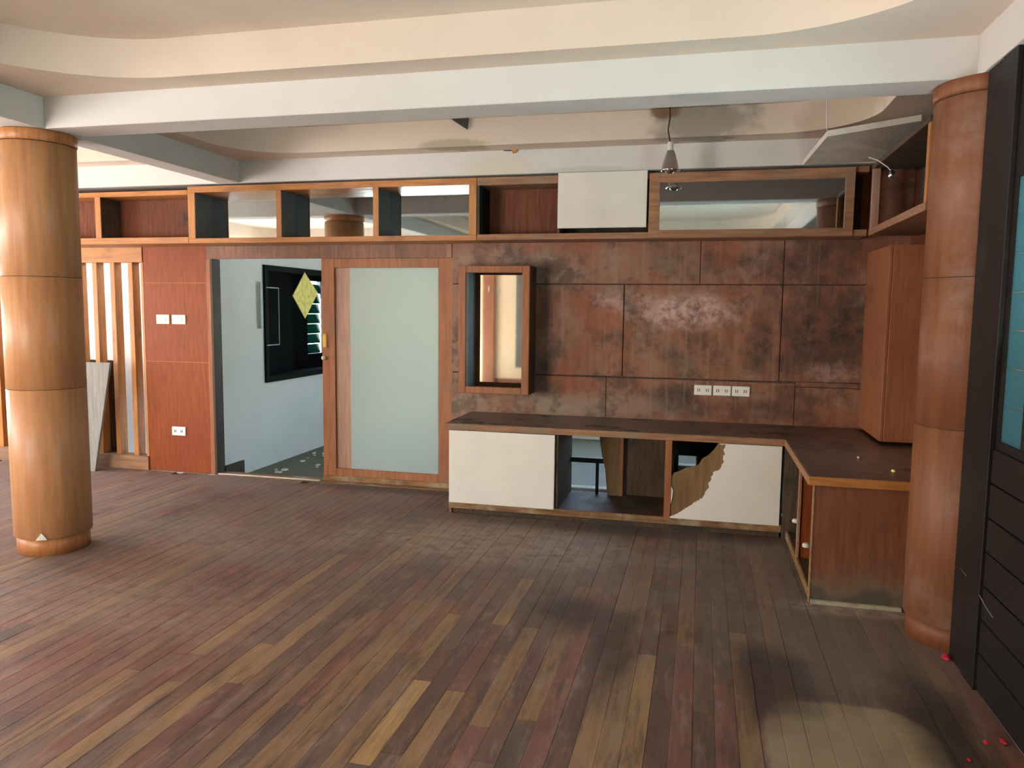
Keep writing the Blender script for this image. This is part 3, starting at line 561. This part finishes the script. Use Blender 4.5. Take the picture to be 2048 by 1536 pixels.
# ------------------------------------------------------------------ loose and hanging things
bm = bmesh.new()                                                   # ceiling board slid down onto the shelf tops
P = [(.722, 5.2, 2.700), (1.25, 5.2, 2.772), (1.46, 6.0, 2.69), (.675, 5.985, 2.668)]
A = [bm.verts.new((x, y, z-.015)) for x, y, z in P]; B = [bm.verts.new((x, y, z+.022)) for x, y, z in P]
bm.faces.new(A); bm.faces.new(B)
for i in range(4): bm.faces.new((A[i], A[(i+1) % 4], B[(i+1) % 4], B[i]))
tag(link('fallen_ceiling_board', bm, 'dull_white'), 'pale ceiling board fallen askew onto the corner shelf tops', 'board')
tag(tube('hanging_thread', [(.727, 5.25, 2.735), (.722, 5.25, 2.8), (.716, 5.25, 2.95), (.715, 5.25, 3.05)], .004, 'thread'), 'pale thread hanging from the ceiling above the fallen board', 'thread')
tag(tube('hanging_thread', [(1.183, 3.78, .45), (1.182, 3.6, .44), (1.182, 3.45, .40), (1.182, 3.36, .385)], .0018, 'dusty_thread'), 'pale thread clinging low on the dark timber wall', 'thread')
t = thing('dangling_cord', 'pale loose cord with a blob at its end by the corner shelf', 'cord', (1.1, 5.7, 2.55))
tube('cord', [(1.07, 5.75, 2.652), (1.12, 5.7, 2.62), (1.17, 5.66, 2.57), (1.19, 5.64, 2.54)], .004, 'thread', t)
lathe('blob', (1.195, 5.635), [(.004, 2.545), (.018, 2.53), (.022, 2.51), (.014, 2.49), (.004, 2.485)], 'chrome', t, n=10)
t = thing('spot_lamp', 'chrome reflector lamp dangling on its cable from the stained ceiling', 'lamp', (-.25, 5.6, 2.56))
tube('cable', [(-.262, 5.62, 3.045), (-.256, 5.61, 2.95), (-.268, 5.605, 2.86), (-.25, 5.6, 2.77)], .005, 'cable', t)
lathe('socket', (-.248, 5.6), [(.018, 2.775), (.02, 2.77), (.02, 2.72), (.026, 2.715)], 'dull_white', t, n=20)
lathe('reflector', (-.246, 5.6), [(.025, 2.715), (.034, 2.69), (.05, 2.64), (.064, 2.585), (.066, 2.575), (.062, 2.575), (.048, 2.638), (.03, 2.688), (.012, 2.7)], 'chrome', t, n=28, cap=False)
lathe('bulb', (-.246, 5.6), [(.01, 2.70), (.03, 2.65), (.04, 2.6), (.034, 2.57), (.012, 2.555)], 'chrome', t, n=20)
prism('ceiling_flap', [(-1.912, 3.045), (-1.771, 3.047), (-1.779, 2.958)], 'y', 5.75, 5.757, 'hole_dark'); tag(bpy.data.objects['ceiling_flap'], 'dark triangular flap torn from the ceiling step', 'flap')
t = thing('broken_ceiling_edge', 'dark broken gap with a loose splinter at the ceiling edge above the niche', 'hole', (-1.5, 5.99, 2.84))
prism('gap', [(-1.56, 2.845), (-1.44, 2.849), (-1.445, 2.838), (-1.48, 2.838), (-1.55, 2.84)], 'y', 5.985, 5.999, 'hole_dark', t); prism('splinter', [(-1.49, 2.842), (-1.44, 2.846), (-1.45, 2.82), (-1.475, 2.815)], 'y', 5.975, 5.984, 'trim_wood', t)
def lump(name, x, y, z, s, m, label, cat, grp, e=(1, 1, .6)):
    bm = bmesh.new(); bmesh.ops.create_icosphere(bm, subdivisions=1, radius=1)
    for v in bm.verts: v.co = Vector((v.co.x*s*e[0], v.co.y*s*e[1], v.co.z*s*e[2]))*rnd.uniform(.75, 1.2)
    zm = min(v.co.z for v in bm.verts)
    for v in bm.verts: v.co += Vector((x, y, z-zm))
    return tag(link(name, bm, m), label, cat, grp)
lump('wood_chip', .963, 4.988, .715, .016, 'crumb', 'pale chip on the worktop, the one further from its orange edge', 'chip', 'chips on the worktop', (.6, 1.6, .5))
lump('wood_chip', 1.071, 4.60, .715, .018, 'yellow_card', 'yellowish chip on the worktop next to its orange edge and the column', 'chip', 'chips on the worktop', (.6, 1.6, .5))
lump('red_scrap', 1.160, 3.81, 0, .024, 'red_plastic', 'red scrap on the floor at the foot of the column against the dark wall', 'scrap', 'red scraps on the floor', (.8, 1.8, .5))
lump('red_scrap', 1.09, 3.07, 0, .012, 'red_plastic', 'red scrap further along the dark wall, the smaller of two lying together', 'scrap', 'red scraps on the floor')
lump('red_scrap', 1.155, 3.09, 0, .016, 'red_plastic', 'red scrap tight against the dark wall, the bigger of two lying together', 'scrap', 'red scraps on the floor', (.7, 1.5, .5))
lump('red_scrap', .99, 2.93, 0, .01, 'red_plastic', 'small red scrap beside the pale bare patch of the floor', 'scrap', 'red scraps on the floor')
bm = bmesh.new()
for k in range(60):
    x, y = rnd.uniform(-4.35, -3.4), rnd.uniform(6.9, 8.6); s = rnd.uniform(.008, .03); bm_box(bm, x-s, x+s*rnd.uniform(.5, 2), y-s, y+s, -.09, -.09+s*.6)
o = link('rubble', bm, 'dull_white'); o['kind'] = 'stuff'; o['label'] = 'pale rubble crumbs on the floor beyond the doorway'; o['category'] = 'rubble'
